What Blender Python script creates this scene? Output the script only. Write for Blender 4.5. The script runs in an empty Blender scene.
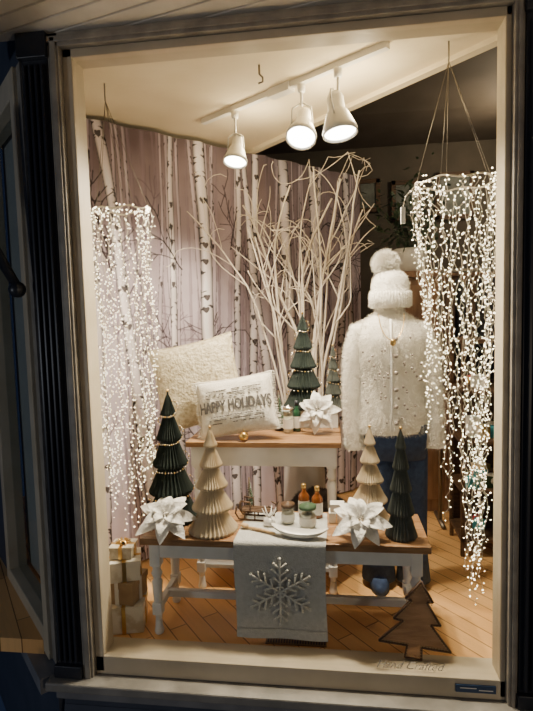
import bpy, math, random
import numpy as np
from mathutils import Vector, Matrix, noise
random.seed(7); rng=np.random.default_rng(7)
pi=math.pi
COL=bpy.context.scene.collection
# ------------------------------------------------------------------ materials
def mat(name,col,rough=.6,col2=None,scale=8,bump=0,metal=0,stretch=(1,1,1),emit=0,detail=4,bscale=None,spec=.5,sheen=0,lo=.35,hi=.65,alpha=None,rotz=0):
    m=bpy.data.materials.new(name);m.use_nodes=True;nt=m.node_tree;b=nt.nodes['Principled BSDF'];L=nt.links
    b.inputs['Base Color'].default_value=(*col,1);b.inputs['Roughness'].default_value=rough;b.inputs['Metallic'].default_value=metal
    b.inputs['Specular IOR Level'].default_value=spec
    if sheen: b.inputs['Sheen Weight'].default_value=sheen
    if emit:
        b.inputs['Emission Color'].default_value=(*col,1);b.inputs['Emission Strength'].default_value=emit
    if col2 is not None or bump:
        tc=nt.nodes.new('ShaderNodeTexCoord');mp=nt.nodes.new('ShaderNodeMapping');mp.inputs['Scale'].default_value=stretch
        mp.inputs['Rotation'].default_value=(0,0,rotz)
        L.new(tc.outputs['Object'],mp.inputs[0])
        if col2 is not None:
            n=nt.nodes.new('ShaderNodeTexNoise');n.inputs['Scale'].default_value=scale;n.inputs['Detail'].default_value=detail
            L.new(mp.outputs[0],n.inputs['Vector'])
            r=nt.nodes.new('ShaderNodeValToRGB');r.color_ramp.elements[0].color=(*col,1);r.color_ramp.elements[1].color=(*col2,1)
            r.color_ramp.elements[0].position=lo;r.color_ramp.elements[1].position=hi
            L.new(n.outputs['Fac'],r.inputs[0]);L.new(r.outputs[0],b.inputs['Base Color'])
        if bump:
            n2=nt.nodes.new('ShaderNodeTexNoise');n2.inputs['Scale'].default_value=bscale or scale*4;n2.inputs['Detail'].default_value=5
            L.new(mp.outputs[0],n2.inputs['Vector'])
            bp=nt.nodes.new('ShaderNodeBump');bp.inputs['Strength'].default_value=bump;bp.inputs['Distance'].default_value=.01
            L.new(n2.outputs['Fac'],bp.inputs['Height']);L.new(bp.outputs[0],b.inputs['Normal'])
    return m
def glassmat(name,tint=(1,1,1),gl=.04,rough=0.0):
    m=bpy.data.materials.new(name);m.use_nodes=True;nt=m.node_tree;nt.nodes.clear();L=nt.links
    t=nt.nodes.new('ShaderNodeBsdfTransparent');t.inputs[0].default_value=(*tint,1)
    g=nt.nodes.new('ShaderNodeBsdfGlossy');g.inputs['Roughness'].default_value=rough
    mx=nt.nodes.new('ShaderNodeMixShader');mx.inputs[0].default_value=gl;o=nt.nodes.new('ShaderNodeOutputMaterial')
    L.new(t.outputs[0],mx.inputs[1]);L.new(g.outputs[0],mx.inputs[2]);L.new(mx.outputs[0],o.inputs[0]);return m
def emis(name,col,s):
    m=bpy.data.materials.new(name);m.use_nodes=True;nt=m.node_tree;nt.nodes.clear()
    e=nt.nodes.new('ShaderNodeEmission');e.inputs[0].default_value=(*col,1);e.inputs[1].default_value=s
    o=nt.nodes.new('ShaderNodeOutputMaterial');nt.links.new(e.outputs[0],o.inputs[0]);return m
M={}
M['cream']=mat('cream_paint',(.60,.51,.37),.5,(.50,.42,.29),6)
M['frame']=mat('weathered_frame_paint',(.36,.32,.26),.5,(.24,.215,.18),14,.2)
M['black']=mat('black_paint',(.022,.024,.032),.35)
M['navy']=mat('dark_siding_paint',(.06,.07,.10),.55,(.045,.055,.08),5)
M['grayp']=mat('grey_siding_paint',(.22,.22,.225),.55,(.16,.16,.17),9)
M['sill']=mat('weathered_sill_paint',(.30,.28,.25),.55,(.21,.20,.18),9,.2)
M['soffit']=mat('soffit_paint',(.80,.74,.64),.6,(.68,.62,.53),7)
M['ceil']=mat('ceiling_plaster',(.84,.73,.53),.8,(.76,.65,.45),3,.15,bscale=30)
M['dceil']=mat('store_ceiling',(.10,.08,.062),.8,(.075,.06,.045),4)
M['dwall']=mat('store_wall',(.11,.09,.07),.8,(.075,.065,.05),3)
M['white']=mat('chalk_white_paint',(.76,.75,.72),.55,(.66,.65,.62),12,.15)
M['woodtop']=mat('stained_wood_top',(.36,.20,.09),.38,(.22,.11,.046),9,.15,stretch=(1,9,9))
M['wooddk']=mat('dark_wood',(.12,.065,.03),.55,(.06,.03,.015),14,.3,stretch=(1,6,6))
M['signwood']=mat('rustic_sign_wood',(.50,.28,.14),.55,(.30,.155,.075),8,.25,stretch=(1,1,5))
M['signedge']=mat('burnt_edge_wood',(.08,.04,.02),.6)
M['woodlt']=mat('light_wood',(.55,.38,.2),.5,(.42,.27,.13),20,.1,stretch=(5,5,1))
M['cab']=mat('cabinet_wood',(.30,.17,.09),.5,(.19,.10,.055),6,stretch=(7,7,1))
M['dgreen']=mat('dark_green_paper',(.011,.020,.016),.75,(.017,.028,.022),30)
M['sgreen']=mat('slate_green_paper',(.058,.066,.056),.75,(.080,.088,.076),30)
M['creampaper']=mat('cream_paper',(.70,.58,.41),.8,(.60,.49,.33),30)
M['gold']=mat('gold_metal',(.75,.5,.18),.28,metal=1)
M['silver']=mat('silver_bead',(.8,.76,.68),.25,metal=1)
M['felt']=mat('white_felt',(.90,.88,.84),.95,(.80,.77,.72),40,.5,bscale=120,sheen=.5)
M['fur']=mat('white_mohair',(.88,.84,.76),.95,(.80,.76,.67),30,.3,sheen=.4)
M['pearl']=mat('grey_pearl',(.26,.22,.19),.15)
M['pil1']=mat('ivory_sequin_weave',(.66,.58,.42),.55,(.42,.35,.23),55,.8,bscale=80)
M['pil2']=mat('natural_linen',(.76,.72,.64),.9,(.68,.63,.54),60,.3,bscale=150)
M['letter']=mat('embroidery_thread',(.10,.09,.085),.8)
M['runner']=mat('grey_linen_runner',(.50,.50,.48),.9,(.43,.43,.41),70,.35,bscale=170)
M['cord']=mat('ivory_cord',(.66,.64,.58),.8,None,8,.3,bscale=200)
M['jean']=mat('denim',(.035,.065,.15),.85,(.02,.04,.10),50,.3,bscale=160)
M['twig']=mat('whitewashed_twig',(.86,.78,.67),.7,(.62,.52,.42),25,.3,stretch=(1,1,.3))
M['giftpaper']=mat('white_gift_paper',(.80,.76,.66),.5,(.60,.52,.38),16,.1,lo=.5,hi=.62)
M['kraft']=mat('kraft_gift_paper',(.46,.32,.18),.7,(.36,.25,.14),20)
M['amber']=mat('amber_glass',(.20,.06,.012),.08,spec=.8)
M['bottleg']=mat('green_glass',(.02,.07,.035),.08,spec=.8)
M['label']=mat('paper_label',(.78,.76,.70),.7)
M['wax']=mat('candle_wax',(.75,.68,.54),.4)
M['ceramic']=mat('white_ceramic',(.80,.78,.74),.25)
M['leaf']=mat('pine_green',(.03,.07,.03),.7,(.05,.10,.045),30)
M['leafd']=mat('houseplant_leaf',(.06,.10,.05),.6,(.03,.06,.03),20)
M['grill']=mat('brass_vent',(.25,.18,.10),.4,metal=.7)
M['lamp']=mat('white_lamp_housing',(.80,.77,.70),.35)
M['lampface']=emis('lamp_face',(1,.93,.80),22)
M['fairy']=emis('fairy_bulb',(1,.82,.54),27)
M['wire']=mat('silver_wire',(.62,.56,.45),.4,metal=.3)
M['chain']=mat('grey_chain',(.25,.22,.18),.4,metal=.8)
M['glass']=glassmat('window_glass',(.97,.98,.97),.015)
M['glass2']=glassmat('side_window_glass',(.80,.83,.85),.06)
M['backing']=mat('pale_backing',(.72,.68,.58),.8,(.62,.59,.50),5)
M['jar']=glassmat('jar_glass',(.93,.95,.93),.12,.05)
M['red']=mat('red_tissue',(.50,.03,.03),.7);M['teal']=mat('teal_tissue',(.06,.34,.40),.7)
M['pink']=mat('pink_wrap',(.60,.28,.30),.7);M['lbrown']=mat('wicker_brown',(.24,.14,.07),.8,(.12,.07,.035),30,.4)
M['throw']=mat('grey_faux_fur_throw',(.22,.19,.17),.95,(.12,.10,.09),25,.5)
M['cloth1']=mat('charcoal_wool',(.05,.05,.055),.9,(.03,.03,.035),30,.3);M['cloth2']=mat('brown_knit',(.14,.09,.06),.9,(.09,.06,.04),30,.3);M['cloth3']=mat('blue_knit',(.05,.08,.15),.9,(.03,.05,.10),30,.3)
M['blue']=mat('blue_plaque',(.02,.05,.12),.4)
M['art']=mat('framed_print',(.20,.22,.20),.6,(.09,.10,.09),8)
M['foot']=mat('mannequin_ivory',(.6,.55,.47),.4)
M['vinyl']=mat('window_vinyl',(.62,.58,.50),.7)
# floor planks
def floormat():
    m=bpy.data.materials.new('honey_wood_planks');m.use_nodes=True;nt=m.node_tree;b=nt.nodes['Principled BSDF'];L=nt.links
    tc=nt.nodes.new('ShaderNodeTexCoord');mp=nt.nodes.new('ShaderNodeMapping');mp.inputs['Rotation'].default_value=(0,0,math.radians(50))
    br=nt.nodes.new('ShaderNodeTexBrick');br.inputs['Scale'].default_value=1;br.inputs['Brick Width'].default_value=.9;br.inputs['Row Height'].default_value=.075
    br.inputs['Mortar Size'].default_value=.0022;br.inputs['Color1'].default_value=(.95,.56,.23,1);br.inputs['Color2'].default_value=(.84,.46,.17,1);br.inputs['Mortar'].default_value=(.26,.12,.04,1)
    n=nt.nodes.new('ShaderNodeTexNoise');n.inputs['Scale'].default_value=6;n.inputs['Detail'].default_value=6
    mp2=nt.nodes.new('ShaderNodeMapping');mp2.inputs['Scale'].default_value=(1,14,1)
    mx=nt.nodes.new('ShaderNodeMix');mx.data_type='RGBA';mx.blend_type='MULTIPLY';mx.inputs[0].default_value=.2
    L.new(tc.outputs['Object'],mp.inputs[0]);L.new(mp.outputs[0],br.inputs['Vector']);L.new(mp.outputs[0],mp2.inputs[0]);L.new(mp2.outputs[0],n.inputs['Vector'])
    L.new(br.outputs['Color'],mx.inputs[6]);L.new(n.outputs['Fac'],mx.inputs[7]);L.new(mx.outputs[2],b.inputs['Base Color']);b.inputs['Roughness'].default_value=.35
    return m
M['floor']=floormat()
# ------------------------------------------------------------------ mesh builder
class MB:
    def __init__(s): s.v=[];s.f=[];s.m=[];s.sm=[];s.mats=[]
    def mi(s,k):
        if k not in s.mats: s.mats.append(k)
        return s.mats.index(k)
    def add(s,vs,fs,k,smooth=True,T=None):
        o=len(s.v);i=s.mi(k)
        if T is not None: vs=[T@Vector(v) for v in vs]
        s.v+=[tuple(v) for v in vs]
        s.f+=[tuple(a+o for a in f) for f in fs];s.m+=[i]*len(fs);s.sm+=[smooth]*len(fs)
    def box(s,lo,hi,k,T=None):
        x0,y0,z0=lo;x1,y1,z1=hi
        s.add([(x0,y0,z0),(x1,y0,z0),(x1,y1,z0),(x0,y1,z0),(x0,y0,z1),(x1,y0,z1),(x1,y1,z1),(x0,y1,z1)],
              [(0,3,2,1),(4,5,6,7),(0,1,5,4),(1,2,6,5),(2,3,7,6),(3,0,4,7)],k,False,T)
    def rings(s,rs,k,smooth=True,T=None,cap0=True,cap1=True):
        n=len(rs[0]);vs=[p for r in rs for p in r];fs=[]
        for i in range(len(rs)-1):
            for j in range(n): fs.append((i*n+j,i*n+(j+1)%n,(i+1)*n+(j+1)%n,(i+1)*n+j))
        if cap0: fs.append(tuple(range(n-1,-1,-1)))
        if cap1: fs.append(tuple((len(rs)-1)*n+j for j in range(n)))
        s.add(vs,fs,k,smooth,T)
    def lathe(s,prof,c,k,n=24,T=None,smooth=True):
        s.rings([[(c[0]+r*math.cos(2*pi*j/n),c[1]+r*math.sin(2*pi*j/n),c[2]+z) for j in range(n)] for r,z in prof],k,smooth,T)
    def tube(s,pts,rad,k,n=6,T=None,flat=1):
        pts=[Vector(p) for p in pts]
        if not hasattr(rad,'__len__'): rad=[rad]*len(pts)
        rs=[];u=None
        for i,p in enumerate(pts):
            d=(pts[min(i+1,len(pts)-1)]-pts[max(i-1,0)])
            if d.length<1e-9: d=Vector((0,0,1))
            d.normalize()
            if u is None:
                u=Vector((1,0,0)) if abs(d.x)<.8 else Vector((0,1,0))
            u=(u-d*u.dot(d)).normalized();w=d.cross(u)
            rs.append([p+(u*math.cos(2*pi*j/n)+w*math.sin(2*pi*j/n)*flat)*rad[i] for j in range(n)])
        s.rings(rs,k,True,T)
    def sph(s,c,r,k,nu=12,nv=8,T=None,sc=(1,1,1)):
        vs=[];fs=[]
        for i in range(1,nv):
            a=pi*i/nv
            for j in range(nu):
                b=2*pi*j/nu;vs.append((c[0]+r*sc[0]*math.sin(a)*math.cos(b),c[1]+r*sc[1]*math.sin(a)*math.sin(b),c[2]+r*sc[2]*math.cos(a)))
        t=len(vs);vs.append((c[0],c[1],c[2]+r*sc[2]));vs.append((c[0],c[1],c[2]-r*sc[2]))
        for i in range(nv-2):
            for j in range(nu): fs.append((i*nu+j,(i+1)*nu+j,(i+1)*nu+(j+1)%nu,i*nu+(j+1)%nu))
        for j in range(nu):
            fs.append((t,j,(j+1)%nu));fs.append((t+1,(nv-2)*nu+(j+1)%nu,(nv-2)*nu+j))
        s.add(vs,fs,k,True,T)
    def octa(s,c,r,k):
        x,y,z=c
        s.add([(x+r,y,z),(x-r,y,z),(x,y+r,z),(x,y-r,z),(x,y,z+r),(x,y,z-r)],
              [(0,2,4),(2,1,4),(1,3,4),(3,0,4),(2,0,5),(1,2,5),(3,1,5),(0,3,5)],k)
    def grid(s,fn,nu,nv,k,T=None,smooth=True):
        vs=[fn(i/nu,j/nv) for j in range(nv+1) for i in range(nu+1)]
        fs=[(j*(nu+1)+i,j*(nu+1)+i+1,(j+1)*(nu+1)+i+1,(j+1)*(nu+1)+i) for j in range(nv) for i in range(nu)]
        s.add(vs,fs,k,smooth,T)
    def prism(s,poly,z0,z1,k,T=None):
        n=len(poly);vs=[(x,y,z0) for x,y in poly]+[(x,y,z1) for x,y in poly]
        fs=[tuple(range(n-1,-1,-1)),tuple(range(n,2*n))]+[(i,(i+1)%n,n+(i+1)%n,n+i) for i in range(n)]
        s.add(vs,fs,k,False,T)
    def fur(s,n,length,k,width=.0016,grav=.5,kinds=None,jit=.5):
        V=np.array(s.v);tris=[]
        for f,mi in zip(s.f,s.m):
            if kinds is not None and s.mats[mi] not in kinds: continue
            if len(f)==4: tris+=[(f[0],f[1],f[2]),(f[0],f[2],f[3])]
            elif len(f)==3: tris.append(f)
        T=np.array(tris);A=V[T[:,0]];B=V[T[:,1]];Cc=V[T[:,2]]
        N=np.cross(B-A,Cc-A);ar=np.linalg.norm(N,axis=1)+1e-12
        idx=rng.choice(len(T),n,p=ar/ar.sum());N=N/ar[:,None]
        r1=np.sqrt(rng.random(n))[:,None];r2=rng.random(n)[:,None]
        P=A[idx]*(1-r1)+B[idx]*(r1*(1-r2))+Cc[idx]*(r1*r2)
        D=N[idx]+rng.normal(0,jit,(n,3));D[:,2]-=grav
        D/=np.linalg.norm(D,axis=1)[:,None]+1e-9
        S=np.cross(D,rng.normal(0,1,(n,3)));S/=np.linalg.norm(S,axis=1)[:,None]+1e-9
        Ln=length*(.5+rng.random(n))[:,None]
        vs=np.stack([P+S*width,P-S*width,P+D*Ln],1).reshape(-1,3)
        o=len(s.v);i=s.mi(k);s.v+=[tuple(x) for x in vs.tolist()]
        s.f+=[(o+3*q,o+3*q+1,o+3*q+2) for q in range(n)];s.m+=[i]*n;s.sm+=[False]*n
    def build(s,name,bevel=0,parent=None,seg=2):
        vs=np.array(s.v,dtype=float);lo=vs.min(0);hi=vs.max(0);o=np.array([(lo[0]+hi[0])/2,(lo[1]+hi[1])/2,lo[2]])
        me=bpy.data.meshes.new(name);me.from_pydata((vs-o).tolist(),[],s.f)
        for k in s.mats: me.materials.append(M[k])
        me.polygons.foreach_set('material_index',s.m);me.polygons.foreach_set('use_smooth',s.sm);me.update()
        ob=bpy.data.objects.new(name,me);COL.objects.link(ob);ob.location=o
        if bevel:
            b=ob.modifiers.new('bevel','BEVEL');b.width=bevel;b.segments=seg;b.limit_method='ANGLE';b.angle_limit=math.radians(50)
        if parent: ob.parent=parent
        return ob
def empty(name):
    e=bpy.data.objects.new(name,None);e.empty_display_size=.1;COL.objects.link(e);return e
def TR(loc,rx=0,ry=0,rz=0,order='XYZ'):
    return Matrix.Translation(loc)@Matrix.Rotation(math.radians(rz),4,'Z')@Matrix.Rotation(math.radians(ry),4,'Y')@Matrix.Rotation(math.radians(rx),4,'X')
def textmesh(mb,body,size,k,T,fn=None,shear=0,ext=.0006,bold=0,sx=1):
    c=bpy.data.curves.new('t','FONT');c.body=body;c.size=size;c.align_x='CENTER';c.align_y='CENTER';c.extrude=ext;c.shear=shear;c.offset=bold;c.resolution_u=3
    o=bpy.data.objects.new('t',c);COL.objects.link(o);dg=bpy.context.evaluated_depsgraph_get()
    me=bpy.data.meshes.new_from_object(o.evaluated_get(dg))
    vs=[Vector((v.co.x*sx,v.co.y,v.co.z)) for v in me.vertices];fs=[tuple(p.vertices) for p in me.polygons]
    if fn: vs=[fn(v) for v in vs]
    mb.add(vs,fs,k,False,T);bpy.data.objects.remove(o);bpy.data.curves.remove(c);bpy.data.meshes.remove(me)
# ------------------------------------------------------------------ ROOM
b=MB();b.box((-2.3,.06,-.06),(1.7,3.3,0),'floor');b.build('floor')
b=MB()
b.prism([(-1.03,.06),(.62,.06),(.62,.20),(-1.02,1.87),(-2.0,1.3),(-1.72,.72)],2.27,2.33,'ceil')
dx,dy=(.62+1.02),(.20-1.87);Ln=math.hypot(dx,dy);
T=Matrix.Translation((-1.02,1.87,0))@Matrix.Rotation(math.atan2(dy,dx),4,'Z')
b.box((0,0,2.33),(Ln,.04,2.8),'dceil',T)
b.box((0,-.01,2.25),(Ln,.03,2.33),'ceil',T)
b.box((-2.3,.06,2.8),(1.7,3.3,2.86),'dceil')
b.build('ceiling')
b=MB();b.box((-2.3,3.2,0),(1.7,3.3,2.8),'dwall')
b.build('wall_back')
b=MB();b.box((1.6,.06,0),(1.7,3.2,2.8),'dwall');b.build('wall_right')
# front exterior wall
b=MB()
XL,XR,ZB,ZT=-.893,.548,.0,2.208
b.box((XR+.21,-.02,-1.0),(1.7,.06,2.9),'navy')
b.box((-1.07,-.02,-1.0),(XR+.21,.06,-.055),'navy')
b.box((-1.07,-.02,2.29),(XR+.21,.06,2.9),'navy')
for i in range(7):   # clapboards below sill
    z0=-.20-.11*i
    b.add([(-1.07,-.045,z0-.10),(1.7,-.045,z0-.10),(1.7,-.022,z0),(-1.07,-.022,z0),(-1.07,-.02,z0-.10),(1.7,-.02,z0-.10)],[(0,1,2,3),(0,4,5,1)],'navy',False)
b.build('wall_front')
# window_1
win=empty('window_1')
b=MB()
for lo,hi in [((XL-.035,-.03,ZB-.05),(XL,.06,ZT+.03)),((XR,-.03,ZB-.05),(XR+.02,.06,ZT+.03)),((XL-.035,-.03,ZT),(XR+.02,.06,ZT+.03)),((XL-.035,-.03,ZB-.06),(XR+.02,.09,.012))]:
    b.box(lo,hi,'cream')
for x0,x1 in ((XL-.075,XL-.035),(XR+.02,XR+.05)):
    b.box((x0,-.055,-.10),(x1,.04,ZT+.075),'frame')
    b.box((x0+.01,-.062,-.10),(x1-.008,-.055,ZT+.06),'frame')
b.box((XL-.075,-.055,ZT+.03),(XR+.05,.04,ZT+.075),'frame')
b.box((XL-.075,-.062,ZT+.042),(XR+.05,-.055,ZT+.062),'frame')
b.build('frame',.003,win)
b=MB();b.box((XL-.02,-.004,.005),(XR+.01,0.0,ZT+.01),'glass');b.build('glass_pane',0,win)
# sill
b=MB();b.box((-1.10,-.10,-.095),(1.2,-.02,-.06),'sill');b.box((-1.07,-.08,-.135),(1.2,-.02,-.095),'grayp')
b.build('trim_sill',.006)
# pilasters
def pilaster(name,x0,x1):
    b=MB();b.box((x0,-.05,-.058),(x1,.04,2.29),'black')
    n=4;w=(x1-x0)/(2*n+1)
    for i in range(n): 
        xx=x0+w*(2*i+1);b.box((xx,-.068,.0),(xx+w,-.05,2.18),'black')
    b.box((x0-.006,-.072,-.058),(x1+.006,-.05,-.01),'black');b.box((x0-.006,-.072,2.2),(x1+.006,-.05,2.285),'black')
    return b.build(name,.003)
pilaster('fluted_pilaster',-1.07,-.972);pilaster('fluted_pilaster',.602,.72)
# canted left side bay : local x along wall, from corner going left/back
T=Matrix.Translation((-1.085,-.0,0))@Matrix.Rotation(math.radians(135),4,'Z')   # local x -> (-.7,.7); local +y -> (-.7,-.7) outside
b=MB()
b.box((0,-.05,-1),(.9,.02,-.05),'navy',T);b.box((0,-.05,2.22),(.9,.02,2.9),'navy',T)
b.box((0,-.05,-.05),(.05,.02,2.22),'frame',T);b.box((.80,-.05,-.05),(.9,.02,2.22),'navy',T)
b.box((.9,-.05,-1),(2.2,.02,2.9),'navy',T)
b.box((-.03,.02,-.12),(.95,.09,-.06),'grayp',T)
b.build('wall_left')
w2=empty('window_2')
b=MB()
for lo,hi in [((.05,-.05,-.05),(.11,.035,2.22)),((.74,-.05,-.05),(.80,.035,2.22)),((.11,-.05,2.12),(.74,.035,2.22)),((.11,-.05,-.05),(.74,.035,.06))]: b.box(lo,hi,'cream',T)
b.build('frame',.004,w2)
b=MB();b.box((.11,-.012,.06),(.74,-.008,2.12),'glass2',T);b.build('glass_pane',0,w2)
b=MB();b.box((.06,-.075,.05),(.79,-.070,2.20),'backing',T);b.tube([T@Vector((.06,-.075,2.21)),T@Vector((.79,-.075,2.21))],.015,'backing',10)  # added pale panel, gives the side glass its light tone
b.build('side_window_backing')
# soffit
b=MB()
b.prism([(-1.25,-.02),(-.35,-.95),(1.7,-.95),(1.7,-.02)],2.30,2.32,'soffit')
def clip(poly,nx,ny,c):
    out=[]
    for i in range(len(poly)):
        p,q=poly[i],poly[(i+1)%len(poly)];dp=nx*p[0]+ny*p[1]-c;dq=nx*q[0]+ny*q[1]-c
        if dp<=0: out.append(p)
        if dp*dq<0:
            t=dp/(dp-dq);out.append((p[0]+(q[0]-p[0])*t,p[1]+(q[1]-p[1])*t))
    return out
base=[(-1.25,-.02),(-.35,-.95),(1.7,-.95),(1.7,-.02)]
a=math.radians(-16);nx,ny=-math.sin(a),math.cos(a)
for i in range(-20,12):
    c0=i*.075;p=clip(clip(base,nx,ny,c0+.066),-nx,-ny,-c0)
    if len(p)>2: b.prism(p,2.288,2.30,'soffit')
b.build('trim_soffit',.002)
b=MB();T2=Matrix.Translation((-1.27,-.02,0))@Matrix.Rotation(math.atan2(-.93,.90),4,'Z')
b.box((0,-.10,2.22),(1.35,0,2.36),'black',T2);b.build('roof_gutter',.008)
b=MB();b.tube([(-1.36,-.30,1.95),(-1.24,-.16,1.72),(-1.12,-.08,1.42)],[.02,.028,.02],'black',8,flat=.6)
b.sph((-1.12,-.08,1.41),.03,'black');b.build('awning_bracket')
b=MB();b.box((-6,-7,-1.06),(6,.0,-1.0),'navy');b.build('street_pavement')
# ------------------------------------------------------------------ birch backdrop
P0=np.array([-1.28,.46]);P1=np.array([.20,2.01]);BL=float(np.linalg.norm(P1-P0));dirv=(P1-P0)/BL;nrm=np.array([dirv[1],-dirv[0]])
W,H=640,700
img=np.zeros((H,W,3));yy=np.linspace(0,2.24,H)[:,None];xx=np.linspace(0,BL,W)[None,:]
def vnoise(fx,fy,seed):
    r=np.random.default_rng(seed);g=r.random((int(fy)+3,int(fx)+3))
    X=xx/BL*fx+0*yy;Y=yy/2.24*fy+0*xx;xi=X.astype(int);yi=Y.astype(int);fx_=X-xi;fy_=Y-yi
    fx_=fx_*fx_*(3-2*fx_);fy_=fy_*fy_*(3-2*fy_)
    return (g[yi,xi]*(1-fx_)+g[yi,xi+1]*fx_)*(1-fy_)+(g[yi+1,xi]*(1-fx_)+g[yi+1,xi+1]*fx_)*fy_
n1=vnoise(9,10,1)*.6+vnoise(30,30,2)*.4
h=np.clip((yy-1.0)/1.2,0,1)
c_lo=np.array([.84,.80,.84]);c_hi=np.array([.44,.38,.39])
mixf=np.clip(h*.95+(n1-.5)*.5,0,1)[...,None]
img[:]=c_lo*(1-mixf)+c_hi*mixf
def trunk(c0,lean,w,col,edge,alpha,marks,seed,wob=.012):
    r=np.random.default_rng(seed)
    cx=c0+lean*yy+wob*np.sin(yy*2.3+seed)+wob*.4*np.sin(yy*7+seed*2)
    ww=w*(1-.16*yy)
    s=(xx-cx)/ww
    m=(np.abs(s)<1).astype(float)*alpha
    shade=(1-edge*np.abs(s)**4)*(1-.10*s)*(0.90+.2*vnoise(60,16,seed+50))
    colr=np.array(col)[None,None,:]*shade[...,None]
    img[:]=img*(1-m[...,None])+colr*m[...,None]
    for _ in range(marks):
        y0=r.random()*2.24;side=r.choice([-1,1]);hw=r.uniform(.25,.8);s0=side*(1-hw*.6*r.random());th=r.uniform(.003,.010)
        mm=(np.abs(s-s0)<hw)&(np.abs(s)<1)&(np.abs(yy-y0-.008*np.cos(s*2))<th*(1-np.abs(s-s0)/hw))
        img[mm]=img[mm]*.3+np.array([.08,.06,.06])*.7
    for _ in range(marks//8):
        y0=r.random()*2.24;s0=r.uniform(-.4,.4)
        mm=(((s-s0)/.55)**2+((yy-y0-.02*np.abs(s-s0))/.016)**2<1)&(np.abs(s)<1);img[mm]=img[mm]*.3+np.array([.08,.06,.06])*.7
def stamp(x,y,rad,col,al):
    ix=x/BL*(W-1);iy=y/2.24*(H-1);rp=max(.6,rad/BL*(W-1))
    x0,x1=int(ix-rp-1),int(ix+rp+2);y0,y1=int(iy-rp-1),int(iy+rp+2)
    x0=max(x0,0);y0=max(y0,0);x1=min(x1,W);y1=min(y1,H)
    if x0>=x1 or y0>=y1: return
    gx,gy=np.meshgrid(np.arange(x0,x1),np.arange(y0,y1));a=np.clip(rp+.5-np.hypot(gx-ix,gy-iy),0,1)[...,None]*al
    img[y0:y1,x0:x1]=img[y0:y1,x0:x1]*(1-a)+np.array(col)*a
def branch(x,y,ang,ln,rad,col,al,depth,r):
    n=int(ln/.0035)
    for i in range(n):
        x+=math.cos(ang)*.0035;y+=math.sin(ang)*.0035;ang+=r.normal(0,.05)
        stamp(x,y,rad*(1-.6*i/n),col,al)
        if depth>0 and r.random()<.035: branch(x,y,ang+r.choice([-1,1])*r.uniform(.4,.9),ln*r.uniform(.35,.6),rad*.6,col,al,depth-1,r)
r=np.random.default_rng(5)
for i in range(60): trunk(r.uniform(0,BL),r.uniform(-.04,.04),r.uniform(.006,.016),(.54,.48,.52),.2,.5,0,100+i)
for i in range(30): branch(r.uniform(0,BL),r.uniform(.4,1.9),r.uniform(.5,2.6),r.uniform(.2,.4),.0035,(.36,.30,.34),.6,2,r)
for i in range(24): trunk(r.uniform(0,BL),r.uniform(-.06,.06),r.uniform(.012,.022),(.74,.69,.72),.75,.9,22,200+i)
for i in range(22): branch(r.uniform(0,BL),r.uniform(.5,1.8),r.uniform(.6,2.5),r.uniform(.3,.5),.004,(.16,.12,.14),.9,2,r)
for c0,ln,w,col in [(.07,.02,.034,.92),(.20,-.01,.022,.85),(.50,-.12,.040,.98),(.63,.0,.026,.9),(.84,-.015,.058,1.0),(.99,.03,.03,.92),(1.14,.02,.036,.97),(1.32,-.09,.036,.95),(1.47,-.02,.050,.97),(1.58,.06,.030,.88),(1.74,-.03,.048,.92),(1.90,.03,.035,.85),(2.03,-.02,.045,.88)]:
    trunk(c0,ln,w,(col,col*.97,col*.97),.80,1,80,int(c0*1000))
for i in range(18): branch(r.uniform(0,BL),r.uniform(.6,1.9),r.choice([r.uniform(.5,1.2),r.uniform(1.9,2.6)]),r.uniform(.2,.45),.004,(.10,.08,.085),.95,2,r)
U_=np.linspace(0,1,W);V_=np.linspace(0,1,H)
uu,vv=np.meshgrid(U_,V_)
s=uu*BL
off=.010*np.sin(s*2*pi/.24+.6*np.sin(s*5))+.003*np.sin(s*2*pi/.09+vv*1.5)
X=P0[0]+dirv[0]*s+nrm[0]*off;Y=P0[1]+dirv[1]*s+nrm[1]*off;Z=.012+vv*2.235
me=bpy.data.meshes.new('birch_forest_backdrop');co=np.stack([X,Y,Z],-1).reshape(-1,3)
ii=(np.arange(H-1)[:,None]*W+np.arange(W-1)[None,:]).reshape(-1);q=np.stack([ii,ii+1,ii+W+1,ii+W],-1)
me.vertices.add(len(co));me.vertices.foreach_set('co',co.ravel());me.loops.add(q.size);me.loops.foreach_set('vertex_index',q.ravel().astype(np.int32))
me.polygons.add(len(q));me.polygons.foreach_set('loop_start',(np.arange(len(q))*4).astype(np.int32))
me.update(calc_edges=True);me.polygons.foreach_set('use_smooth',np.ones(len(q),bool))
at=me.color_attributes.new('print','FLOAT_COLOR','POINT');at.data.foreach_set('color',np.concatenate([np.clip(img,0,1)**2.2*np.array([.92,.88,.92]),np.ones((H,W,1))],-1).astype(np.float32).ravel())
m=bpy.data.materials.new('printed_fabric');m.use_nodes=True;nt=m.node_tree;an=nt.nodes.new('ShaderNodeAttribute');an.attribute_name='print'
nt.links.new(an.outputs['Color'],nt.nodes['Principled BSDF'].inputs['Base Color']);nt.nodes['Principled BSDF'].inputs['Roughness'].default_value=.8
me.materials.append(m);ob=bpy.data.objects.new('birch_forest_backdrop',me);COL.objects.link(ob)
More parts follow.
